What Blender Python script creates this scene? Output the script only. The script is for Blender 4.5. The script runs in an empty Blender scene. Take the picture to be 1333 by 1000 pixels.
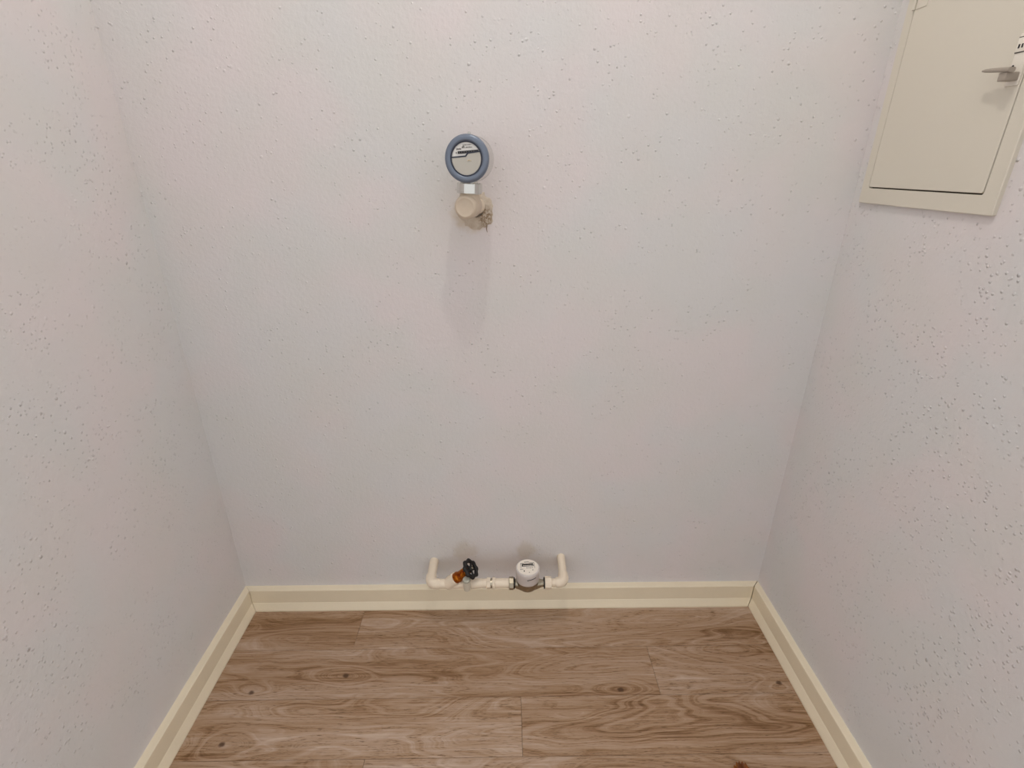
import bpy, bmesh, math, random
from mathutils import Vector, Matrix

S = bpy.context.scene
COL = S.collection
random.seed(7)

# ------------------------------------------------------------------ camera
F_PX, PITCH, YAW, ROLL = 664.83, 0.4040, 0.0159, -0.0021
CAM_H = 1.5
cam = bpy.data.cameras.new('camera')
cam.sensor_fit = 'HORIZONTAL'
cam.sensor_width = 36.0
cam.lens = F_PX / 1333 * 36.0
cam.clip_start = 0.02
camo = bpy.data.objects.new('camera', cam)
COL.objects.link(camo)
fw = Vector((math.sin(YAW) * math.cos(PITCH), math.cos(YAW) * math.cos(PITCH), -math.sin(PITCH)))
rt = Vector((math.cos(YAW), -math.sin(YAW), 0))
dn = fw.cross(rt)
rt2 = math.cos(ROLL) * rt + math.sin(ROLL) * dn
dn2 = -math.sin(ROLL) * rt + math.cos(ROLL) * dn
M = Matrix((rt2, -dn2, -fw)).transposed().to_4x4()
M.translation = (0, 0, CAM_H)
camo.matrix_world = M
S.camera = camo

# ------------------------------------------------------------------ world (soft light of the open room behind), exposure
wd = bpy.data.worlds.new('room_light')
S.world = wd
wd.use_nodes = True
wd.node_tree.nodes['Background'].inputs[0].default_value = (1.0, 0.985, 0.978, 1)
wd.node_tree.nodes['Background'].inputs[1].default_value = 0.84
BULB = 720.0            # emission strength of the hanging bulb
S.view_settings.view_transform = 'Standard'
S.view_settings.look = 'None'
S.view_settings.gamma = 1
S.view_settings.use_curve_mapping = False
S.view_settings.exposure = 0.16

# ------------------------------------------------------------------ dimensions
WL, WR, WY = -0.945, 0.9325, 1.4346       # wall planes: left, right, back
YF = 0.50                                  # front end of the niche (the room is open beyond it)
YR = -2.2                                  # floor of the room runs on under the camera
XR = 2.4                                   # half width of that floor
HC = 3.30                                  # top of the niche walls

# ------------------------------------------------------------------ node helpers
def lin(r, g, b):
    f = lambda c: (c / 255 / 12.92) if c / 255 <= 0.04045 else ((c / 255 + 0.055) / 1.055) ** 2.4
    return (f(r), f(g), f(b), 1)

class NT:
    def __init__(self, name):
        self.m = bpy.data.materials.new(name)
        self.m.use_nodes = True
        self.t = self.m.node_tree
        self.b = self.t.nodes['Principled BSDF']
    def n(self, kind, **kw):
        o = self.t.nodes.new(kind)
        for k, v in kw.items():
            setattr(o, k, v)
        return o
    def l(self, a, b):
        self.t.links.new(a, b)
    def put(self, sock, v):
        if hasattr(v, 'is_linked') or hasattr(v, 'links'):
            self.l(v, sock)
        else:
            sock.default_value = v
    def math(self, op, a, b=None, c=None, clamp=False):
        o = self.n('ShaderNodeMath', operation=op, use_clamp=clamp)
        self.put(o.inputs[0], a)
        if b is not None: self.put(o.inputs[1], b)
        if c is not None: self.put(o.inputs[2], c)
        return o.outputs[0]
    def vmath(self, op, a, b=None):
        o = self.n('ShaderNodeVectorMath', operation=op)
        self.put(o.inputs[0], a)
        if b is not None: self.put(o.inputs[1], b)
        return o.outputs['Value'] if op in ('LENGTH', 'DISTANCE', 'DOT_PRODUCT') else o.outputs[0]
    def noise(self, vec, scale, detail=2, rough=0.5, dist=0.0):
        o = self.n('ShaderNodeTexNoise')
        self.l(vec, o.inputs['Vector'])
        o.inputs['Scale'].default_value = scale
        o.inputs['Detail'].default_value = detail
        o.inputs['Roughness'].default_value = rough
        o.inputs['Distortion'].default_value = dist
        return o.outputs[0]
    def mapr(self, v, a, b, c=0.0, d=1.0, smooth=False):
        o = self.n('ShaderNodeMapRange')
        if smooth: o.interpolation_type = 'SMOOTHSTEP'
        self.put(o.inputs[0], v)
        for i, x in enumerate((a, b, c, d)):
            o.inputs[i + 1].default_value = x
        return o.outputs[0]
    def mix(self, fac, a, b, mode='MIX'):
        o = self.n('ShaderNodeMix', data_type='RGBA', blend_type=mode)
        self.put(o.inputs[0], fac)
        self.put(o.inputs[6], a)
        self.put(o.inputs[7], b)
        return o.outputs[2]
    def bump(self, h, dist, strength=1.0):
        o = self.n('ShaderNodeBump')
        o.inputs['Strength'].default_value = strength
        o.inputs['Distance'].default_value = dist
        self.l(h, o.inputs['Height'])
        self.l(o.outputs[0], self.b.inputs['Normal'])
    def pos(self):
        return self.n('ShaderNodeNewGeometry').outputs['Position']

def simple(name, rgb, rough=0.5, metal=0.0, var=0.0, vscale=40, bump=0.0, bscale=200, coat=0.0):
    k = NT(name)
    c = lin(*rgb)
    p = k.n('ShaderNodeTexCoord').outputs['Object']
    n = k.noise(p, vscale, 3)
    k.l(k.mix(n, tuple(x * (1 - var) for x in c[:3]) + (1,), tuple(min(1, x * (1 + var)) for x in c[:3]) + (1,)), k.b.inputs['Base Color'])
    k.b.inputs['Roughness'].default_value = rough
    k.b.inputs['Metallic'].default_value = metal
    k.b.inputs['Coat Weight'].default_value = coat
    if bump:
        k.bump(k.noise(p, bscale, 3), bump, 0.6)
    return k.m

# ------------------------------------------------------------------ materials
def wall_material(name, stains=()):
    k = NT(name)
    p = k.pos()
    # woodchip wallpaper: sparse raised chips under paint
    fine = k.noise(p, 85, 2, 0.6)
    def chips(scale, thr, rad, seed):
        v = k.n('ShaderNodeTexVoronoi', feature='F1')
        k.l(k.vmath('ADD', p, (seed, seed * 0.7, seed * 1.3)), v.inputs['Vector'])
        v.inputs['Scale'].default_value = scale
        sep = k.n('ShaderNodeSeparateColor'); k.l(v.outputs['Color'], sep.inputs[0])
        size = k.mapr(sep.outputs[0], thr, 1.0, 0.10, rad)
        d = k.math('DIVIDE', k.math('ADD', v.outputs['Distance'], k.math('MULTIPLY', k.math('SUBTRACT', fine, 0.5), 0.35)), size)
        dome = k.mapr(d, 0.15, 1.0, 1.0, 0.0, True)
        return k.math('MULTIPLY', dome, k.mapr(sep.outputs[0], thr, thr + 0.25, 0.0, 1.0))
    dens = k.mapr(k.noise(p, 7.0, 1), 0.35, 0.58, 0.25, 1.0)
    h1 = k.math('ADD', chips(105, 0.66, 0.42, 0.0), k.math('MULTIPLY', chips(58, 0.80, 0.30, 3.1), 1.3))
    h = k.math('ADD', k.math('MULTIPLY', k.math('MULTIPLY', h1, dens), 0.75), k.math('MULTIPLY', fine, 0.45))
    k.bump(h, 0.0026, 1.0)
    # slightly uneven white paint: faint pinkish and greenish clouds
    n1 = k.mapr(k.noise(p, 3.2, 2, 0.6), 0.4, 0.6)
    base = k.mix(n1, lin(214, 213, 213), lin(219, 212, 212))
    n2 = k.mapr(k.noise(p, 6, 1, 0.5), 0.35, 0.7)
    base = k.mix(k.math('MULTIPLY', n2, 0.5), base, lin(212, 211, 207))
    edge = k.math('SUBTRACT', k.noise(p, 28, 3, 0.6), 0.5) if stains else None
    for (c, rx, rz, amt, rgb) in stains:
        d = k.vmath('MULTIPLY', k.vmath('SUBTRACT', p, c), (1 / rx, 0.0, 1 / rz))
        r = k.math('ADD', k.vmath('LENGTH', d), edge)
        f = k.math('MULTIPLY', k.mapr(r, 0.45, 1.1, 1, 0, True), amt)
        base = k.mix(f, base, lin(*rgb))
    k.l(base, k.b.inputs['Base Color'])
    k.b.inputs['Roughness'].default_value = 0.8
    k.b.inputs['Specular IOR Level'].default_value = 0.25
    return k.m

M_WALLB = wall_material('woodchip_wall_back', [
    ((-0.143, WY, 0.245), 0.05, 0.05, 0.30, (186, 168, 138)),
    ((0.074, WY, 0.245), 0.042, 0.045, 0.35, (186, 168, 138)),
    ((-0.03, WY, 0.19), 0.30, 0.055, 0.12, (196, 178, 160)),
    ((-0.085, WY, 1.385), 0.058, 0.055, 0.75, (196, 178, 152)),
])
M_WALL = wall_material('woodchip_wall')
M_CEIL = simple('ceiling_paint', (228, 226, 222), 0.85, var=0.02)
M_CREAM = simple('cream_gloss_paint', (231, 219, 194), 0.42, var=0.03, vscale=12, bump=0.0006, bscale=60)
M_GAP = simple('dark_joint', (60, 44, 32), 0.9)
M_PIPE = simple('cream_pipe_paint', (233, 219, 198), 0.4, var=0.04, vscale=60, bump=0.0012, bscale=70)
M_CAB = simple('cabinet_cream_paint', (214, 208, 194), 0.38, var=0.015, vscale=8)
M_CABGAP = simple('cabinet_shadow_gap', (72, 62, 50), 0.9)
M_CHROME = simple('chrome', (214, 214, 210), 0.12, 1.0)
M_STEEL = simple('dull_nickel', (176, 168, 150), 0.3, 1.0, var=0.08, vscale=90)
M_RING = simple('blue_grey_ring', (108, 119, 136), 0.35, 0.25, var=0.06, vscale=30, coat=0.3)
M_NAVY = simple('navy_line', (34, 40, 58), 0.4)
M_DIAL = simple('dial_white', (218, 216, 212), 0.35, coat=0.2)
M_FLAP = simple('flap_grey', (186, 182, 172), 0.3, var=0.02, coat=0.3)
M_INK = simple('black_ink', (26, 25, 26), 0.5)
M_DRUM = simple('counter_drum', (96, 94, 92), 0.5)
M_BLACK = simple('black_plastic', (14, 11, 10), 0.5)
M_METERW = simple('meter_plastic', (206, 198, 194), 0.4, var=0.02)
M_LABEL = simple('meter_dial_white', (240, 232, 220), 0.4)
M_GREYTEXT = simple('grey_print', (84, 79, 74), 0.6)
M_DRAIN = simple('drain_cap_grey', (178, 176, 162), 0.5, var=0.05)
M_DRAINB = simple('drain_body_paint', (214, 207, 190), 0.5, var=0.03)
M_HANDLE = simple('lever_plastic', (160, 150, 138), 0.4)
M_PLATE = simple('plate_white', (232, 226, 214), 0.35)

def brass_material():
    k = NT('aged_brass')
    p = k.n('ShaderNodeTexCoord').outputs['Object']
    n = k.mapr(k.noise(p, 45, 4, 0.6), 0.35, 0.65)
    k.l(k.mix(n, lin(196, 120, 24), lin(122, 44, 12)), k.b.inputs['Base Color'])
    k.b.inputs['Metallic'].default_value = 0.85
    k.b.inputs['Roughness'].default_value = 0.33
    return k.m
M_BRASS = brass_material()

def plaster_material():
    k = NT('rough_plaster')
    p = k.pos()
    n = k.noise(p, 60, 5, 0.65)
    base = k.mix(k.mapr(n, 0.3, 0.7), lin(196, 181, 162), lin(212, 202, 188))
    d = k.vmath('LENGTH', k.vmath('MULTIPLY', k.vmath('SUBTRACT', p, (-0.049, WY, 1.375)), (1 / 0.022, 0.0, 1 / 0.03)))
    spot = k.math('MULTIPLY', k.mapr(d, 0.6, 1.1, 1, 0), k.mapr(k.noise(p, 170, 4, 0.7), 0.42, 0.55))
    base = k.mix(spot, base, lin(146, 124, 98))
    k.l(base, k.b.inputs['Base Color'])
    k.b.inputs['Roughness'].default_value = 0.95
    k.bump(k.noise(p, 120, 5, 0.7), 0.004, 0.8)
    return k.m
M_PLASTER = plaster_material()

KNOTS = [(-0.787, 1.0885, 0.010), (-0.511, 1.142, 0.011), (0.358, 1.083, 0.010), (0.862, 1.099, 0.010), (-0.80, 0.935, 0.010)]
def wood_material():
    k = NT('oak_laminate')
    p = k.pos()
    rnd = k.n('ShaderNodeObjectInfo').outputs['Random']
    sep = k.n('ShaderNodeSeparateXYZ'); k.l(p, sep.inputs[0])
    X, Y = sep.outputs[0], sep.outputs[1]
    def comb(ax, ay, zz):
        c = k.n('ShaderNodeCombineXYZ')
        k.put(c.inputs[0], k.math('MULTIPLY', X, ax))
        k.put(c.inputs[1], k.math('MULTIPLY', Y, ay))
        k.put(c.inputs[2], zz)
        return c.outputs[0]
    seed = k.math('MULTIPLY', rnd, 57.0)
    # smooth field whose level lines are the flowing cathedral grain
    fld = k.noise(comb(1.5, 7.5, seed), 1.0, 2.2, 0.42, 0.2)
    knotdark = None
    wob = k.math('MULTIPLY', k.math('SUBTRACT', k.noise(p, 90, 2), 0.5), 0.006)
    for (kx, ky, kr) in KNOTS:
        d = k.vmath('LENGTH', k.vmath('MULTIPLY', k.vmath('SUBTRACT', p, (kx, ky, 0)), (0.42, 1.0, 0)))
        g = k.math('MULTIPLY', k.mapr(d, 0.0, 0.05, 1, 0, True), 0.16)
        fld = k.math('ADD', fld, g)
        d2 = k.vmath('LENGTH', k.vmath('MULTIPLY', k.vmath('SUBTRACT', p, (kx, ky, 0)), (0.8, 1.0, 0)))
        s = k.mapr(k.math('ADD', d2, wob), kr * 0.35, kr, 1, 0, True)
        knotdark = s if knotdark is None else k.math('MAXIMUM', knotdark, s)
    c1 = k.n('ShaderNodeCombineXYZ'); k.l(k.math('MULTIPLY', fld, 1.0), c1.inputs[0]); k.l(seed, c1.inputs[1])
    ring = k.noise(c1.outputs[0], 48.0, 3.0, 0.65)              # lines along the field
    fib = k.noise(comb(7.0, 230.0, seed), 1.0, 3, 0.6)          # long fibres
    pore = k.noise(comb(38.0, 420.0, seed), 1.0, 2, 0.6)        # short dark pores
    tone = k.noise(comb(0.9, 13.0, seed), 1.0, 2, 0.5)          # broad streaks
    v = k.math('ADD', k.math('MULTIPLY', ring, 0.46), k.math('ADD', k.math('MULTIPLY', tone, 0.50), k.math('MULTIPLY', fib, 0.36)))
    r = k.n('ShaderNodeValToRGB')
    k.l(k.mapr(v, 0.47, 0.86), r.inputs[0])
    e = r.color_ramp.elements
    e[0].position = 0.0; e[0].color = lin(98, 68, 38)
    e[1].position = 1.0; e[1].color = lin(200, 178, 160)
    for pos_, c_ in ((0.2, (136, 103, 72)), (0.4, (161, 131, 103)), (0.6, (174, 147, 123)), (0.8, (184, 161, 142))):
        x = e.new(pos_); x.color = lin(*c_)
    col = r.outputs[0]
    col = k.mix(k.math('MULTIPLY', k.mapr(pore, 0.55, 0.66), k.mapr(ring, 0.56, 0.4, 0.2, 0.9)), col, lin(98, 72, 46))
    col = k.mix(k.mapr(rnd, 0, 1, 0.0, 0.16), col, lin(128, 94, 62))
    col = k.mix(k.math('MULTIPLY', knotdark, 0.85), col, lin(66, 38, 18))
    k.l(col, k.b.inputs['Base Color'])
    k.b.inputs['Roughness'].default_value = 0.5
    k.b.inputs['Specular IOR Level'].default_value = 0.35
    k.bump(k.math('ADD', fib, k.math('MULTIPLY', pore, -0.6)), 0.0004, 0.5)
    return k.m
M_WOOD = wood_material()

# ------------------------------------------------------------------ mesh helpers
def finish(bm, name, mat, parent=None, smooth=None):
    bmesh.ops.recalc_face_normals(bm, faces=bm.faces[:])
    me = bpy.data.meshes.new(name)
    bm.to_mesh(me); bm.free()
    me.materials.append(mat)
    if smooth is not None:
        me.shade_smooth()
        me.set_sharp_from_angle(angle=math.radians(smooth))
    o = bpy.data.objects.new(name, me)
    COL.objects.link(o)
    if parent: o.parent = parent
    return o

def box(bm, x0, x1, y0, y1, z0, z1, bev=0.0, seg=2):
    t = bmesh.new()
    vs = [t.verts.new((x, y, z)) for x in (x0, x1) for y in (y0, y1) for z in (z0, z1)]
    for f in ((0, 1, 3, 2), (4, 6, 7, 5), (0, 4, 5, 1), (2, 3, 7, 6), (0, 2, 6, 4), (1, 5, 7, 3)):
        t.faces.new([vs[i] for i in f])
    if bev:
        bmesh.ops.bevel(t, geom=t.edges[:], offset=bev, segments=seg, profile=0.5, affect='EDGES')
    merge(bm, t)

def merge(bm, t, mat=None):
    me = bpy.data.meshes.new('tmp')
    if mat is not None: bmesh.ops.transform(t, matrix=mat, verts=t.verts[:])
    t.to_mesh(me); t.free()
    bm.from_mesh(me)
    bpy.data.meshes.remove(me)

def axis_matrix(origin, direction, up=(0, 0, 1)):
    z = Vector(direction).normalized()
    u = Vector(up)
    if abs(z.dot(u)) > 0.98: u = Vector((0, 1, 0))
    x = u.cross(z).normalized()
    y = z.cross(x)
    m = Matrix((x, y, z)).transposed().to_4x4()
    m.translation = Vector(origin)
    return m

def lathe(bm, prof, origin=(0, 0, 0), direction=(0, 0, 1), seg=40, wob=None):
    t = bmesh.new()
    rings = []
    for (r, h) in prof:
        if r < 1e-6:
            rings.append([t.verts.new((0, 0, h))])
        else:
            rings.append([t.verts.new((r * math.cos(a) * (1 if not wob else wob(a)), r * math.sin(a) * (1 if not wob else wob(a)), h))
                          for a in (2 * math.pi * i / seg for i in range(seg))])
    for a, b in zip(rings, rings[1:]):
        for i in range(seg):
            j = (i + 1) % seg
            if len(a) == 1 and len(b) == 1: continue
            if len(a) == 1: t.faces.new((a[0], b[i], b[j]))
            elif len(b) == 1: t.faces.new((a[i], a[j], b[0]))
            else: t.faces.new((a[i], a[j], b[j], b[i]))
    for e in (rings[0], rings[-1]):
        if len(e) > 2: t.faces.new(e)
    merge(bm, t, axis_matrix(origin, direction))

def tube(bm, pts, rad, seg=20, cap=True):
    """swept tube along a polyline (rad: number or list)"""
    pts = [Vector(p) for p in pts]
    rads = rad if isinstance(rad, (list, tuple)) else [rad] * len(pts)
    t = bmesh.new()
    prev = None; rings = []
    for i, p in enumerate(pts):
        d = (pts[min(i + 1, len(pts) - 1)] - pts[max(i - 1, 0)]).normalized()
        if prev is None:
            u = Vector((0, 0, 1)) if abs(d.z) < 0.9 else Vector((1, 0, 0))
        else:
            u = prev
        u = (u - d * u.dot(d)).normalized(); prev = u
        w = d.cross(u)
        rings.append([t.verts.new(p + rads[i] * (u * math.cos(a) + w * math.sin(a))) for a in (2 * math.pi * k / seg for k in range(seg))])
    for a, b in zip(rings, rings[1:]):
        for i in range(seg):
            j = (i + 1) % seg
            t.faces.new((a[i], a[j], b[j], b[i]))
    if cap:
        t.faces.new(rings[0]); t.faces.new(rings[-1])
    merge(bm, t)

def bend(p0, corner, p1, r, n=8):
    """polyline p0 -> rounded corner -> p1"""
    p0, c, p1 = Vector(p0), Vector(corner), Vector(p1)
    a = c + (p0 - c).normalized() * r
    b = c + (p1 - c).normalized() * r
    return [p0] + [(1 - s) ** 2 * a + 2 * s * (1 - s) * c + s * s * b for s in (i / n for i in range(n + 1))] + [p1]

def extrude_poly(bm, poly, z0, z1, mat=None):
    t = bmesh.new()
    a = [t.verts.new((x, y, z0)) for x, y in poly]
    b = [t.verts.new((x, y, z1)) for x, y in poly]
    t.faces.new(a); t.faces.new(b)
    n = len(poly)
    for i in range(n):
        t.faces.new((a[i], a[(i + 1) % n], b[(i + 1) % n], b[i]))
    merge(bm, t, mat)

def thing(name, label, cat, loc=(0, 0, 0), rotz=0.0, group=None):
    o = bpy.data.objects.new(name, None)
    o.empty_display_size = 0.05
    COL.objects.link(o)
    o.location = loc; o.rotation_euler = (0, 0, rotz)
    o['label'] = label; o['category'] = cat
    if group: o['group'] = group
    return o

def struct(o, label):
    o['kind'] = 'structure'; o['label'] = label
    return o

# ------------------------------------------------------------------ room shell
T = 0.10
def slab(name, mat, label, *b):
    bm = bmesh.new(); box(bm, *b)
    return struct(finish(bm, name, mat), label)

wall_back = slab('wall_back', M_WALLB, 'white woodchip papered back wall carrying the pipes', WL - T, WR + T, WY, WY + T, -0.05, HC)
slab('wall_left', M_WALL, 'white woodchip papered side wall on the left', -XR, WL, YF, WY, -0.05, HC)
slab('wall_right', M_WALL, 'white woodchip papered side wall with the hatch', WR, XR, YF, WY, -0.05, HC)
slab('ceiling', M_CEIL, 'plain white ceiling over the niche', -XR, XR, YF, WY + T, HC, HC + 0.05)
floor = slab('floor', M_GAP, 'brown wood-look plank floor of the niche', -XR, XR, YR, WY, -0.05, -0.008)

# planks: rows 173 mm wide, laid parallel to the back wall
PW, PL, G = 0.1735, 2.20, 0.0004
ROW0 = 1.4115
joints = [-0.515, 0.478, 0.046, -0.388]
row = 0
while ROW0 - row * PW > YR:
    y1 = ROW0 - row * PW; y0 = max(y1 - PW, YR)
    if row == 0: y1 = WY
    j0 = joints[row] if row < 4 else joints[3] - 0.433 * (row - 3)
    # rows in the niche fit between its walls, rows in the open room are wider
    spans = [(y0, y1, WL, WR)] if y0 >= YF else [(y0, y1, -XR, XR)] if y1 <= YF else [(YF, y1, WL, WR), (y0, YF, -XR, XR)]
    for (ya, yb, xa, xb) in spans:
        j = j0
        while j > xa: j -= PL
        xs = [xa]
        while j < xb:
            if xa + 0.02 < j < xb - 0.02: xs.append(j)
            j += PL
        xs.append(xb)
        for a, b in zip(xs, xs[1:]):
            cx, cy = (a + b) / 2, (ya + yb) / 2
            bm = bmesh.new()
            box(bm, a + G - cx, b - G - cx, ya + G - cy, yb - G - cy, -0.008, 0.0, 0.0005, 1)
            o = finish(bm, 'plank', M_WOOD, floor)
            o.location = (cx, cy, 0)
    row += 1

# baseboards: stepped skirting with flat top ledge and slanted foot strip
PROF = [(0, 0), (0.0335, 0), (0.0335, 0.005), (0.0225, 0.029), (0.0212, 0.031), (0.0208, 0.085), (0.0195, 0.0872), (0.0, 0.0915)]
def baseboard(name, label, p0, p1, inward, mit0, mit1):
    """run p0->p1 along the wall; inward = unit vector away from the wall; mitres: +1 shortens with depth"""
    bm = bmesh.new()
    p0, p1 = Vector(p0), Vector(p1); d = (p1 - p0).normalized(); n = Vector(inward)
    ra, rb = [], []
    for (dep, z) in PROF:
        ra.append(bm.verts.new(p0 + n * dep + d * dep * mit0 + Vector((0, 0, z))))
        rb.append(bm.verts.new(p1 + n * dep - d * dep * mit1 + Vector((0, 0, z))))
    m = len(PROF)
    for i in range(m):
        bm.faces.new((ra[i], ra[(i + 1) % m], rb[(i + 1) % m], rb[i]))
    bm.faces.new(ra); bm.faces.new(rb)
    return struct(finish(bm, name, M_CREAM), label)
GAPM = 0.0014
baseboard('baseboard_back', 'cream painted skirting along the back wall', (WL + GAPM, WY, 0), (WR - 2 * GAPM, WY, 0), (0, -1, 0), 1, 1)
baseboard('baseboard_left', 'cream painted skirting along the left wall', (WL, YF, 0), (WL, WY, 0), (1, 0, 0), 0, 1)
baseboard('baseboard_right', 'cream painted skirting along the right wall', (WR, YF, 0), (WR, WY, 0), (-1, 0, 0), 0, 1)

# ------------------------------------------------------------------ plaster patch round the upper pipe (piece of the wall)
def plaster_patch():
    bm = bmesh.new()
    rng = random.Random(3)
    NR, NA = 7, 40
    cx, cz = -0.073, 1.394
    out = [1 + rng.uniform(-0.10, 0.10) for _ in range(NA)]
    rings = []
    for r in range(NR):
        s = r / (NR - 1)
        ring = []
        for a in range(NA):
            th = 2 * math.pi * a / NA
            R = (0.020 + s * 0.026) * (1 + (out[a] - 1) * s)
            if math.sin(th) < -0.2: R *= 1 + 0.12 * s
            hgt = (1 - s) ** 0.8 * 0.018 + (0 if r == NR - 1 else rng.uniform(-0.0015, 0.0015))
            ring.append(bm.verts.new((cx + R * math.cos(th), WY - max(hgt, 0) + (0.001 if r == NR - 1 else 0), cz + R * math.sin(th))))
        rings.append(ring)
    for a, b in zip(rings, rings[1:]):
        for i in range(NA):
            j = (i + 1) % NA
            bm.faces.new((a[i], a[j], b[j], b[i]))
    o = finish(bm, 'plaster_patch', M_PLASTER, wall_back, 50)
    # thin crack line running down from the patch
    bm = bmesh.new()
    tube(bm, [(-0.0475, WY - 0.0004, 1.366), (-0.0455, WY - 0.0006, 1.352), (-0.0468, WY - 0.0006, 1.343), (-0.0450, WY - 0.0004, 1.334)], [0.0018, 0.0013, 0.0012, 0.0006], 6)
    finish(bm, 'plaster_crack', simple('crack_dirt', (140, 120, 98), 0.95), wall_back)
plaster_patch()

# ------------------------------------------------------------------ upper water meter
def upper_meter():
    # local frame: -Y points out of the wall, Z up
    t = thing('water_meter', 'round chrome water meter with blue-grey ring, high on back wall', 'water meter',
              (-0.066, WY, 1.402), math.radians(-11))
    bm = bmesh.new()
    lathe(bm, [(0.0195, -0.006), (0.0195, 0.085)], (0, 0, 0), (0, -1, 0), 32)
    finish(bm, 'pipe_stub', M_PIPE, t, 40)
    bm = bmesh.new()                               # angle body: rounded front dome + neck up to the nut
    lathe(bm, [(0.0205, 0.052), (0.0272, 0.060), (0.0288, 0.070), (0.0288, 0.116), (0.0275, 0.122), (0.0240, 0.1265), (0.0215, 0.1275), (0.018, 0.1262), (0.010, 0.1270), (0, 0.1272)], (-0.004, 0, 0.0045), (0, -1, 0), 44)
    lathe(bm, [(0.024, 0.0), (0.0245, 0.018), (0.0235, 0.036)], (0, -0.096, 0.004), (0, 0, 1), 36)
    finish(bm, 'angle_body', simple('cream_fitting_paint', (204, 188, 168), 0.5, var=0.07, vscale=45, bump=0.0015, bscale=60), t, 35)
    bm = bmesh.new()                               # chrome union nut
    lathe(bm, [(0.020, 0.0), (0.0285, 0.0), (0.0310, 0.002), (0.0310, 0.0235), (0.0285, 0.0255), (0.020, 0.0255)], (0, -0.096, 0.0345), (0.05, 0, 1), 40)
    finish(bm, 'union_nut', M_CHROME, t, 30)
    bm = bmesh.new()
    lathe(bm, [(0.0215, 0), (0.0215, 0.02)], (0, -0.096, 0.055), (0, 0, 1), 32)
    finish(bm, 'neck', M_CHROME, t, 30)
    Z = 0.1125; MX = 0.0075
    # housing, axis out of the wall
    bm = bmesh.new()
    lathe(bm, [(0.0, 0.058), (0.030, 0.058), (0.042, 0.062), (0.0485, 0.070), (0.0512, 0.078), (0.0522, 0.084), (0.0522, 0.138), (0.0500, 0.1395), (0.0, 0.1395)], (MX, 0, Z), (0, -1, 0), 64)
    finish(bm, 'housing', M_CHROME, t, 30)
    bm = bmesh.new()
    lathe(bm, [(0.0376, 0.139), (0.0376, 0.1432), (0.0388, 0.1450), (0.0425, 0.1462), (0.0480, 0.1455), (0.0517, 0.1430), (0.0527, 0.1395), (0.0527, 0.1360), (0.0517, 0.1352)], (MX, 0, Z), (0, -1, 0), 64)
    finish(bm, 'front_ring', M_RING, t, 40)
    dial = thing_part = None
    bm = bmesh.new()
    lathe(bm, [(0.0, 0.139), (0.0368, 0.139), (0.0368, 0.1425), (0.0, 0.1425)], (MX, 0, Z), (0, -1, 0), 64)
    dial = finish(bm, 'dial', M_DIAL, t)
    bm = bmesh.new()
    lathe(bm, [(0.0352, 0.1415), (0.0352, 0.1442), (0.0380, 0.1446), (0.0380, 0.1415)], (MX, 0, Z), (0, -1, 0), 64)
    finish(bm, 'dial_rim', M_NAVY, t, 30)
    # dial details in the face plane: (x, z) metres about the dial centre, x to the viewer's right
    def face(poly, y0, y1, name, mat, par):
        bm = bmesh.new()
        tt = bmesh.new()
        a = [tt.verts.new((MX + x, -y0, Z + z)) for x, z in poly]
        b = [tt.verts.new((MX + x, -y1, Z + z)) for x, z in poly]
        tt.faces.new(a); tt.faces.new(b)
        n = len(poly)
        for i in range(n): tt.faces.new((a[i], a[(i + 1) % n], b[(i + 1) % n], b[i]))
        merge(bm, tt)
        return finish(bm, name, mat, par)
    k = 0.0342 / 20.0            # photo pixels -> metres on this dial
    def arc(r, a0, a1, n=24):
        return [(r * math.cos(math.radians(a0 + (a1 - a0) * i / n)), r * math.sin(math.radians(a0 + (a1 - a0) * i / n))) for i in range(n + 1)]
    R = 0.0352
    def zl(x):                   # split line between print and flap
        p = [(-0.034, 0.0035), (-0.002, 0.0062), (0.0040, 0.0128), (0.034, 0.0158)]
        for (x0, z0), (x1, z1) in zip(p, p[1:]):
            if x <= x1: return z0 + (z1 - z0) * (x - x0) / (x1 - x0)
        return p[-1][1]
    # lower flap (hinged lid)
    flap = arc(R * 0.975, 180 - 5 - 1, 360 + 26, 40)
    flap += [(0.0040, 0.0118), (-0.002, 0.0052)]
    fl = face(flap, 0.142, 0.1440, 'flap', M_FLAP, dial)
    # split line bar
    top = [(-0.0350, 0.0042), (-0.0024, 0.0071), (0.0033, 0.0138), (0.0318, 0.0166)]
    bot = [(0.0318, 0.0142), (0.0049, 0.0108), (-0.0008, 0.0042), (-0.0350, 0.0014)]
    face(top + bot, 0.142, 0.1447, 'split_line', M_NAVY, dial)
    # counter window (black) with small drums
    cw = [(-0.0207, 0.0104), (-0.0202, 0.0158), (0.0285, 0.0194), (0.0300, 0.0142), (0.004, 0.0118)]
    face(cw, 0.142, 0.1436, 'counter_window', M_INK, dial)
    for i in range(7):
        x = -0.0165 + i * 0.0058
        z = 0.0131 + (x + 0.0205) * 0.072
        bm = bmesh.new(); box(bm, MX + x - 0.0011, MX + x + 0.0011, -0.1440, -0.1434, Z + z - 0.0008, Z + z + 0.0011)
        finish(bm, 'counter_drum', M_DRUM, dial)
    # faint illegible print rows above the counter
    bm = bmesh.new(); rng = random.Random(5)
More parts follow.
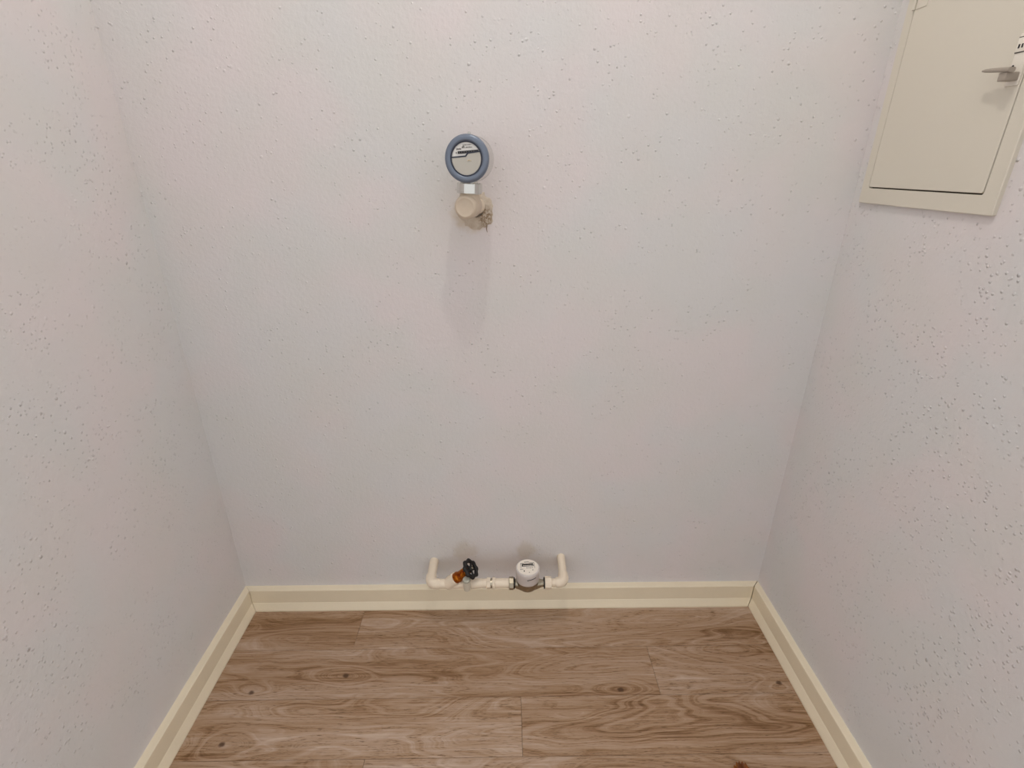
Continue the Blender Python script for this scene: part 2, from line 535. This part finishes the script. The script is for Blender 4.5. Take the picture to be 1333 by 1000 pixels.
    for (x0, x1, z0, hh) in ((-0.023, -0.012, 0.0195, 0.0035), (-0.010, -0.004, 0.0225, 0.0050), (-0.002, 0.014, 0.0225, 0.0022), (-0.008, 0.012, 0.0280, 0.0016)):
        x = x0
        while x < x1:
            w = rng.uniform(0.0009, 0.0020)
            box(bm, MX + x, MX + min(x + w, x1), -0.1431, -0.1424, Z + z0 + 0.06 * (x + 0.01), Z + z0 + hh * rng.uniform(0.6, 1) + 0.06 * (x + 0.01))
            x += w + rng.uniform(0.0004, 0.0010)
    finish(bm, 'dial_print', M_GREYTEXT, dial)
    bm = bmesh.new(); box(bm, MX - 0.0248, MX - 0.0228, -0.1431, -0.1424, Z + 0.0108, Z + 0.0142)
    finish(bm, 'unit_mark', M_GREYTEXT, dial)
    # finger notch on the flap: little arched lip
    bm = bmesh.new()
    tube(bm, [(MX + 0.0025, -0.1440, Z - 0.0050), (MX + 0.0050, -0.1446, Z - 0.0028), (MX + 0.0080, -0.1447, Z - 0.0024), (MX + 0.0115, -0.1440, Z - 0.0050)], [0.0006, 0.0011, 0.0011, 0.0006], 8)
    finish(bm, 'flap_lip', simple('lip_tan', (206, 190, 160), 0.35), dial, 40)
    # sealing lug on top of the ring
    bm = bmesh.new()
    lathe(bm, [(0.0, 0), (0.0034, 0), (0.0036, 0.003), (0.0030, 0.0052), (0, 0.006)], (MX + 0.0065, -0.137, Z + 0.0510), (0.1, -0.3, 1), 16)
    finish(bm, 'seal_lug', M_CHROME, t, 40)
upper_meter()

# ------------------------------------------------------------------ lower plumbing: two pipes out of the wall, valve and meter between them
RY, RZ = 1.3255, 0.200        # axis of the run
def lower_run():
    # inlet pipe: out of the wall, elbow, short stub to the valve
    t = thing('inlet_pipe', 'cream painted pipe bending out of wall left of the black handwheel', 'pipe', (-0.2545, WY, RZ))
    o = Vector(t.location)
    def L(x, y, z): return Vector((x, y, z)) - o
    bm = bmesh.new()
    tube(bm, [L(-0.2540, WY + 0.004, RZ), L(-0.2540, RY + 0.032, RZ)], 0.0155, 24)
    finish(bm, 'wall_pipe', M_PIPE, t, 40)
    bm = bmesh.new()
    tube(bm, bend(L(-0.2540, RY + 0.036, RZ), L(-0.2540, RY, RZ), L(-0.2235, RY, RZ), 0.026, 10), 0.0180, 24)
    finish(bm, 'elbow', M_PIPE, t, 40)
    bm = bmesh.new()
    tube(bm, [L(-0.225, RY, RZ), L(-0.196, RY, RZ)], 0.0160, 24)
    finish(bm, 'stub', M_PIPE, t, 40)

    # slanted-seat shut-off valve
    t = thing('shutoff_valve', 'cream slanted valve with brass bonnet and black handwheel above baseboard', 'valve', (-0.12, RY, RZ))
    o = Vector(t.location)
    ax = Vector((0.76, -0.05, 0.65)).normalized()
    root = Vector((-0.195, RY, RZ))
    bm = bmesh.new()
    lathe(bm, [(0.0175, 0), (0.0195, 0.004), (0.0195, 0.014), (0.0175, 0.020), (0.0165, 0.040), (0.0170, 0.075), (0.0180, 0.088), (0.0165, 0.100), (0.0160, 0.118)], L(-0.199, RY, RZ), (1, 0, 0), 32)
    lathe(bm, [(0.0165, -0.006), (0.0205, 0.008), (0.0210, 0.030), (0.0215, 0.032), (0.0215, 0.037), (0.0190, 0.038)], root - o, ax, 32)
    finish(bm, 'body', M_PIPE, t, 35)
    bm = bmesh.new()
    lathe(bm, [(0.0150, 0.036), (0.0182, 0.039), (0.0184, 0.050), (0.0160, 0.054), (0.0150, 0.066), (0.0160, 0.068), (0.0160, 0.078), (0.0120, 0.082), (0.0115, 0.096), (0.009, 0.097)], root - o, ax, 6 * 6)
    finish(bm, 'bonnet', M_BRASS, t, 25)
    bm = bmesh.new()
    lathe(bm, [(0.005, 0.090), (0.005, 0.108)], root - o, ax, 16)
    finish(bm, 'spindle', M_BRASS, t, 25)
    # handwheel: lobed rim, hub, four spokes
    hubp = root + ax * 0.105 - o
    wheel_ax = Vector((0.72, -0.18, 0.66)).normalized()
    Mw = axis_matrix(hubp, wheel_ax)
    bm = bmesh.new()
    NA, NS = 96, 12
    tt = bmesh.new()
    rings = []
    for i in range(NA):
        a = 2 * math.pi * i / NA
        lobe = math.cos(8 * a)
        R = 0.0265 + 0.0014 * lobe
        w, hh = 0.0066 + 0.0012 * lobe, 0.0070
        rings.append([tt.verts.new(((R + w * math.cos(b)) * math.cos(a), (R + w * math.cos(b)) * math.sin(a), hh * math.sin(b))) for b in (2 * math.pi * j / NS for j in range(NS))])
    for i in range(NA):
        A, B = rings[i], rings[(i + 1) % NA]
        for j in range(NS):
            q = (j + 1) % NS
            tt.faces.new((A[j], A[q], B[q], B[j]))
    merge(bm, tt, Mw)
    wheel = finish(bm, 'handwheel', M_BLACK, t, 50)
    bm = bmesh.new()
    tt = bmesh.new(); lathe(tt, [(0, -0.008), (0.0085, -0.008), (0.0092, -0.004), (0.0092, 0.005), (0.0075, 0.007), (0, 0.0072)], seg=24); merge(bm, tt, Mw)
    finish(bm, 'hub', M_BLACK, wheel, 40)
    bm = bmesh.new()
    tt = bmesh.new(); lathe(tt, [(0, 0.006), (0.0038, 0.006), (0.0038, 0.0086), (0.0028, 0.0094), (0, 0.0096)], seg=16); merge(bm, tt, Mw)
    finish(bm, 'hub_screw', M_STEEL, wheel, 40)
    for i in range(5):
        bm = bmesh.new(); tt = bmesh.new()
        tube(tt, [(0.006, 0, 0), (0.015, 0, 0.0), (0.023, 0, 0)], [0.0044, 0.0034, 0.0040], 10)
        merge(bm, tt, Mw @ Matrix.Rotation(math.radians(72 * i + 22), 4, 'Z'))
        finish(bm, 'spoke', M_BLACK, wheel, 40)
    # drain plug standing in front of the body
    bm = bmesh.new()
    lathe(bm, [(0.0118, -0.008), (0.0124, 0.006), (0.0124, 0.036), (0.0105, 0.038)], L(-0.1280, RY - 0.021, RZ + 0.004), (0, -0.18, 1), 24)
    dr = finish(bm, 'drain_plug', M_DRAINB, t, 35)
    bm = bmesh.new()
    lathe(bm, [(0.0126, 0.036), (0.0130, 0.038), (0.0124, 0.043), (0.0095, 0.0455), (0, 0.046)], L(-0.1280, RY - 0.021, RZ + 0.004), (0, -0.18, 1), 24)
    finish(bm, 'drain_cap', M_DRAIN, dr, 35)
    # union between valve and meter pipe
    bm = bmesh.new()
    lathe(bm, [(0.0162, 0), (0.0190, 0.002), (0.0190, 0.013), (0.0165, 0.015)], L(-0.064, RY, RZ), (1, 0, 0), 6)
    finish(bm, 'union_nut', M_PIPE, t, 20)
    bm = bmesh.new()
    lathe(bm, [(0.0165, 0), (0.0165, 0.008)], L(-0.0515, RY, RZ), (1, 0, 0), 24)
    finish(bm, 'collar', M_STEEL, t, 30)
    bm = bmesh.new()
    lathe(bm, [(0.0180, 0), (0.0195, 0.002), (0.0195, 0.008), (0.0175, 0.0095)], L(-0.0445, RY, RZ), (1, 0, 0), 28)
    finish(bm, 'collar', M_PIPE, t, 30)
    bm = bmesh.new()
    tube(bm, [L(-0.083, RY, RZ), L(-0.045, RY, RZ)], 0.0150, 24)
    finish(bm, 'tail_pipe', M_PIPE, t, 40)

    # lower water meter
    t = thing('water_meter', 'small grey water meter with white dial set in low pipe run', 'water meter', (0.075, RY, RZ))
    o = Vector(t.location)
    c = Vector((0.075, RY, 0))
    bm = bmesh.new()
    tube(bm, [L(-0.036, RY, RZ), L(0.014, RY, RZ)], 0.0158, 24)
    finish(bm, 'inlet_tube', M_PIPE, t, 40)
    bm = bmesh.new()                 # cast body: bowl with two tapering nozzles
    lathe(bm, [(0.0, -0.020), (0.018, -0.020), (0.028, -0.015), (0.0345, -0.006), (0.0372, 0.006), (0.0372, 0.022), (0.034, 0.024), (0, 0.024)], c + Vector((0, 0, RZ)) - o, (0, 0, 1), 48)
    for s in (-1, 1):
        lathe(bm, [(0.0120, 0.060), (0.0120, 0.052), (0.0135, 0.046), (0.0175, 0.036), (0.022, 0.024), (0.024, 0.012)], c + Vector((0, 0, RZ - 0.002)) - o, (s, 0, 0), 28)
    finish(bm, 'cast_body', M_STEEL, t, 35)
    bm = bmesh.new()                 # plastic register housing
    lathe(bm, [(0.0, 0.014), (0.0345, 0.014), (0.0385, 0.020), (0.0395, 0.026), (0.0395, 0.052), (0.0402, 0.054), (0.0402, 0.064), (0.0385, 0.067), (0.0365, 0.0675), (0.0, 0.0675)], c + Vector((0, 0, RZ)) - o, (0, 0, 1), 56)
    reg = finish(bm, 'register_housing', M_METERW, t, 30)
    DZ = 0.0675
    bm = bmesh.new()
    lathe(bm, [(0, 0), (0.0355, 0), (0.0355, 0.0012), (0, 0.0012)], c + Vector((0, 0, RZ + DZ)) - o, (0, 0, 1), 56)
    dial = finish(bm, 'dial', M_LABEL, t)
    zt = RZ + DZ + 0.0012
    def mark(x0, x1, y0, y1, name, mat, h=0.0005):
        bm = bmesh.new()
        pv = c + Vector((0, 0, zt)) - o
        tt = bmesh.new(); box(tt, x0, x1, y0, y1, 0, h)
        merge(bm, tt, Matrix.Translation(pv) @ Matrix.Rotation(math.radians(4), 4, 'Z'))
        return finish(bm, name, mat, dial)
    # counter window: dark frame with a pale row and print marks
    mark(-0.0195, 0.0200, 0.0030, 0.0156, 'counter_window', M_GREYTEXT)
    mark(-0.0178, 0.0182, 0.0088, 0.0142, 'counter_drums', M_INK, 0.0009)
    for i in range(6):
        x = -0.0150 + i * 0.0056
        mark(x, x + 0.0044, 0.0048, 0.0078, 'counter_drum', M_LABEL, 0.0009)
    for (x0, x1, y0, y1) in ((-0.0235, -0.0225, -0.004, 0.018), (-0.0225, -0.012, 0.0178, 0.0190), (0.006, 0.0225, 0.0186, 0.0198), (0.0222, 0.0232, -0.006, 0.018)):
        mark(x0, x1, y0, y1, 'print_frame', M_GREYTEXT)
    for (x0, x1, y0, y1) in ((-0.026, -0.021, -0.0095, -0.0078), (-0.020, -0.0165, -0.0095, -0.0080), (-0.0045, -0.0015, -0.0052, -0.0022), (0.0015, 0.0055, -0.0050, -0.0028), (0.0070, 0.0105, -0.0050, -0.0030), (0.0125, 0.0175, -0.0045, -0.0032), (-0.0155, -0.0120, -0.0200, -0.0145), (0.0015, 0.0035, -0.0262, -0.0230), (0.0140, 0.0168, -0.0162, -0.0130), (-0.010, 0.006, 0.0225, 0.0242)):
        mark(x0, x1, y0, y1, 'print_mark', M_GREYTEXT)
    # dark slot curving round the housing front
    bm = bmesh.new()
    pts = [c + Vector((0.0400 * math.sin(math.radians(a)), -0.0400 * math.cos(math.radians(a)), RZ + 0.049 + 0.00010 * (a - 5))) - o for a in range(-4, 42, 4)]
    tube(bm, pts, 0.0013, 8)
    finish(bm, 'slot', M_GREYTEXT, reg, 40)
    # union nuts at both ends
    for (x, d, mat) in ((0.0125, 0.0155, M_STEEL), (0.1335, 0.0225, M_PIPE)):
        bm = bmesh.new()
        lathe(bm, [(0.0130, 0), (0.0205, 0.0), (0.0215, 0.0015), (0.0215, d - 0.0015), (0.0205, d), (0.0130, d)], L(x, RY, RZ - 0.001), (1, 0, 0), 8)
        finish(bm, 'union_nut', mat, t, 20)
        bm = bmesh.new()
        xx = x + d - 0.002 if x < 0.1 else x - 0.004
        lathe(bm, [(0.0175, 0), (0.0190, 0.001), (0.0190, 0.005), (0.0175, 0.006)], L(xx, RY, RZ - 0.001), (1, 0, 0), 28)
        finish(bm, 'gasket', M_BLACK, t, 30)

    # outlet pipe
    t = thing('outlet_pipe', 'cream painted pipe running back into wall right of the small meter', 'pipe', (0.204, WY, RZ + 0.008))
    o = Vector(t.location)
    bm = bmesh.new()
    tube(bm, [L(0.154, RY, RZ), L(0.182, RY, RZ + 0.001)], 0.0135, 24)
    finish(bm, 'stub', M_PIPE, t, 40)
    bm = bmesh.new()
    tube(bm, bend(L(0.170, RY, RZ), L(0.1985, RY, RZ + 0.002), L(0.1985, RY + 0.038, RZ + 0.004), 0.022, 10), [0.0155] + [0.0178] * 11 + [0.0165], 24)
    finish(bm, 'elbow', M_PIPE, t, 40)
    bm = bmesh.new()
    tube(bm, [L(0.1985, RY + 0.030, RZ + 0.004), L(0.1985, WY + 0.004, RZ + 0.015)], 0.0140, 24)
    finish(bm, 'wall_pipe', M_PIPE, t, 40)
lower_run()

# ------------------------------------------------------------------ hatch on the right wall
def hatch():
    Y0, Y1, Z0, Z1 = 1.0010, 1.397, 1.4135, 2.02       # frame outline on the wall
    D0, D1, DB, DT = 1.0365, 1.3700, 1.4525, 1.98       # door outline
    t = thing('wall_hatch', 'cream metal wall hatch with small lever handle on right wall', 'hatch', (WR, (Y0 + Y1) / 2, Z0))
    o = Vector(t.location)
    def bx(bm, x0, x1, y0, y1, z0, z1, bev=0.0, seg=2):
        box(bm, x0 - o.x, x1 - o.x, y0 - o.y, y1 - o.y, z0 - o.z, z1 - o.z, bev, seg)
    th = 0.009
    # frame: ring with opening
    bm = bmesh.new()
    g = 0.0030
    outer = [(Y0, Z0), (Y1, Z0), (Y1, Z1), (Y0, Z1)]
    rr = 0.006
    def rnd(y0, y1, z0, z1, r, n=4):
        pts = []
        for (cy, cz, a0) in ((y1 - r, z1 - r, 0), (y0 + r, z1 - r, 90), (y0 + r, z0 + r, 180), (y1 - r, z0 + r, 270)):
            for i in range(n + 1):
                a = math.radians(a0 + 90 * i / n)
                pts.append((cy + r * math.cos(a), cz + r * math.sin(a)))
        return pts
    po = rnd(Y0, Y1, Z0, Z1, 0.004)
    pi_ = rnd(D0 - g, D1 + g * 0.3, DB - g, DT + g, rr)
    loops = []
    for (poly, x, sh) in ((po, WR, 0), (po, WR - th + 0.0015, 0), (rnd(Y0 + 0.0015, Y1 - 0.0015, Z0 + 0.0015, Z1 - 0.0015, 0.004), WR - th, 0), (pi_, WR - th, 0), (pi_, WR, 0)):
        loops.append([bm.verts.new((x - o.x, y - o.y, z - o.z)) for y, z in poly])
    n = len(po)
    for a, b in zip(loops, loops[1:] + loops[:1]):
        for i in range(n):
            bm.faces.new((a[i], a[(i + 1) % n], b[(i + 1) % n], b[i]))
    finish(bm, 'frame', M_CAB, t, 30)
    bm = bmesh.new()
    bx(bm, WR - 0.001, WR, D0 - 0.003, D1 + 0.003, DB - 0.003, DT + 0.003)
    finish(bm, 'back_panel', M_CABGAP, t)
    bm = bmesh.new()
    pd = rnd(D0, D1, DB, DT, 0.005)
    extr = [[bm.verts.new((x - o.x, y - o.y, z - o.z)) for y, z in pp] for (x, pp) in ((WR - 0.001, pd), (WR - th + 0.0008, pd), (WR - th - 0.0002, rnd(D0 + 0.001, D1 - 0.001, DB + 0.001, DT - 0.001, 0.004)))]
    for a, b in zip(extr, extr[1:]):
        for i in range(len(a)):
            bm.faces.new((a[i], a[(i + 1) % len(a)], b[(i + 1) % len(a)], b[i]))
    bm.faces.new(extr[0]); bm.faces.new(extr[-1])
    door = finish(bm, 'door', M_CAB, t, 30)
    xs = WR - th - 0.0002
    # hinge high on the back edge of the door
    bm = bmesh.new()
    bx(bm, xs - 0.0014, xs, 1.3330, 1.3650, 1.8225, 1.8875, 0.0004, 1)
    hg = finish(bm, 'hinge', M_CAB, door, 30)
    bm = bmesh.new()
    lathe(bm, [(0.0030, 0), (0.0034, 0.001), (0.0034, 0.064), (0.0030, 0.065)], Vector((xs - 0.0025, 1.3700, 1.8225)) - o, (0, 0, 1), 16)
    finish(bm, 'hinge_barrel', M_CAB, hg, 30)
    # back plate of the handle
    bm = bmesh.new()
    bx(bm, xs - 0.0026, xs, 1.0390, 1.0650, 1.6350, 1.7180, 0.0007, 2)
    pl = finish(bm, 'back_plate', M_PLATE, door, 30)
    for (y, z) in ((1.0600, 1.6665),):
        bm = bmesh.new()
        lathe(bm, [(0.0022, 0), (0.0022, 0.0008), (0, 0.001)], Vector((xs - 0.0026, y, z)) - o, (-1, 0, 0), 12)
        finish(bm, 'plate_screw', M_INK, pl)
    # lock above: raised insert with two dark slots
    bm = bmesh.new()
    bx(bm, xs - 0.0046, xs - 0.0024, 1.0400, 1.0645, 1.6885, 1.7110, 0.0008, 2)
    lk = finish(bm, 'lock', M_PLATE, pl, 30)
    for (y, z, a, b) in ((1.0590, 1.6975, 0.0016, 0.0032), (1.0525, 1.6975, 0.0016, 0.0032)):
        bm = bmesh.new()
        bx(bm, xs - 0.0050, xs - 0.0044, y - a, y + a, z - b, z + b)
        finish(bm, 'lock_slot', M_INK, lk)
    for z in (1.6880, 1.7115):
        bm = bmesh.new()
        bx(bm, xs - 0.0034, xs - 0.0024, 1.0410, 1.0655, z - 0.0011, z + 0.0011)
        finish(bm, 'lock_edge', M_GREYTEXT, lk)
    # lever: square boss standing off the plate and a flat bar pointing to the back wall
    bm = bmesh.new()
    bx(bm, xs - 0.026, xs - 0.002, 1.0410, 1.0580, 1.6420, 1.6560, 0.0015, 2)
    lv = finish(bm, 'lever_boss', M_HANDLE, door, 30)
    bm = bmesh.new()
    tt = bmesh.new()
    secs = [(1.036, 0.0060, 0.0040), (1.056, 0.0060, 0.0040), (1.076, 0.0055, 0.0036), (1.090, 0.0048, 0.0030), (1.097, 0.0035, 0.0020), (1.100, 0.0015, 0.0012)]
    rings = []
    for (y, hx, hz) in secs:
        ring = []
        for i in range(16):
            a = 2 * math.pi * i / 16
            cx_, sz_ = math.cos(a), math.sin(a)
            sg = lambda v: math.copysign(abs(v) ** 0.5, v)
            ring.append(tt.verts.new((xs - 0.0230 - o.x + hx * sg(cx_), y - o.y, 1.6600 + 0.10 * (y - 1.05) - o.z + hz * sg(sz_))))
        rings.append(ring)
    for a, b in zip(rings, rings[1:]):
        for i in range(16):
            tt.faces.new((a[i], a[(i + 1) % 16], b[(i + 1) % 16], b[i]))
    tt.faces.new(rings[0]); tt.faces.new(rings[-1])
    merge(bm, tt)
    finish(bm, 'lever', M_HANDLE, door, 40)
hatch()

# ------------------------------------------------------------------ dried leaf on the floor
def leaf():
    k = NT('dried_leaf')
    p = k.n('ShaderNodeTexCoord').outputs['Object']
    n = k.mapr(k.noise(p, 60, 4, 0.6), 0.35, 0.65)
    k.l(k.mix(n, lin(176, 104, 26), lin(120, 62, 18)), k.b.inputs['Base Color'])
    k.b.inputs['Roughness'].default_value = 0.5
    t = thing('dried_leaf', 'small curled orange-brown dried leaf on the plank floor', 'leaf', (0.634, 0.838, 0.0), 0.1)
    bm = bmesh.new()
    NX, NY = 18, 12
    g = []
    for i in range(NX + 1):
        col = []
        s = i / NX * 2 - 1
        w = (1 - abs(s) ** 2.2) ** 0.6 if abs(s) < 1 else 0
        w = w * (1 + 0.16 * math.sin(i * 2.3)) + 0.02
        for j in range(NY + 1):
            q = j / NY * 2 - 1
            z = 0.0025 + 0.012 * (abs(q) * w) ** 1.6 + 0.0022 * math.sin(s * 9 + q * 3) + 0.003 * s * s
            col.append(bm.verts.new((s * 0.027, q * 0.022 * w, max(z, 0.0008))))
        g.append(col)
    for i in range(NX):
        for j in range(NY):
            bm.faces.new((g[i][j], g[i + 1][j], g[i + 1][j + 1], g[i][j + 1]))
    bmesh.ops.solidify(bm, geom=bm.faces[:], thickness=0.0007)
    finish(bm, 'blade', k.m, t, 60)
    bm = bmesh.new()
    tube(bm, [(-0.026, 0, 0.004), (-0.012, 0.0, 0.0032), (0.006, 0.0, 0.0032), (0.027, 0.001, 0.006), (0.036, 0.006, 0.0045)], [0.0006, 0.0011, 0.0013, 0.0013, 0.0010], 8)
    finish(bm, 'stem', simple('leaf_stem', (120, 96, 44), 0.6), t, 60)
leaf()

# ------------------------------------------------------------------ bare bulb under the ceiling (lights the niche, casts the meter's shadow)
def lamp():
    t = thing('ceiling_bulb', 'bare round bulb in a white socket under the ceiling of the niche', 'lamp', (0.05, 0.70, HC))
    bm = bmesh.new()
    lathe(bm, [(0, 0), (0.045, 0), (0.045, -0.012), (0.030, -0.020), (0, -0.020)], seg=32)
    finish(bm, 'ceiling_rose', M_CEIL, t, 30)
    bm = bmesh.new()
    lathe(bm, [(0, -0.018), (0.020, -0.018), (0.022, -0.030), (0.022, -0.052), (0.014, -0.056), (0, -0.056)], seg=24)
    finish(bm, 'socket', M_PLATE, t, 30)
    k = NT('lit_bulb')
    k.b.inputs['Base Color'].default_value = (1, 1, 1, 1)
    k.b.inputs['Emission Color'].default_value = (1.0, 0.95, 0.895, 1)
    k.b.inputs['Emission Strength'].default_value = BULB
    bm = bmesh.new()
    lathe(bm, [(0, -0.056), (0.013, -0.056), (0.015, -0.066), (0.024, -0.080), (0.029, -0.096), (0.027, -0.112), (0.018, -0.124), (0, -0.129)], seg=20)
    finish(bm, 'bulb', k.m, t, 60)
lamp()
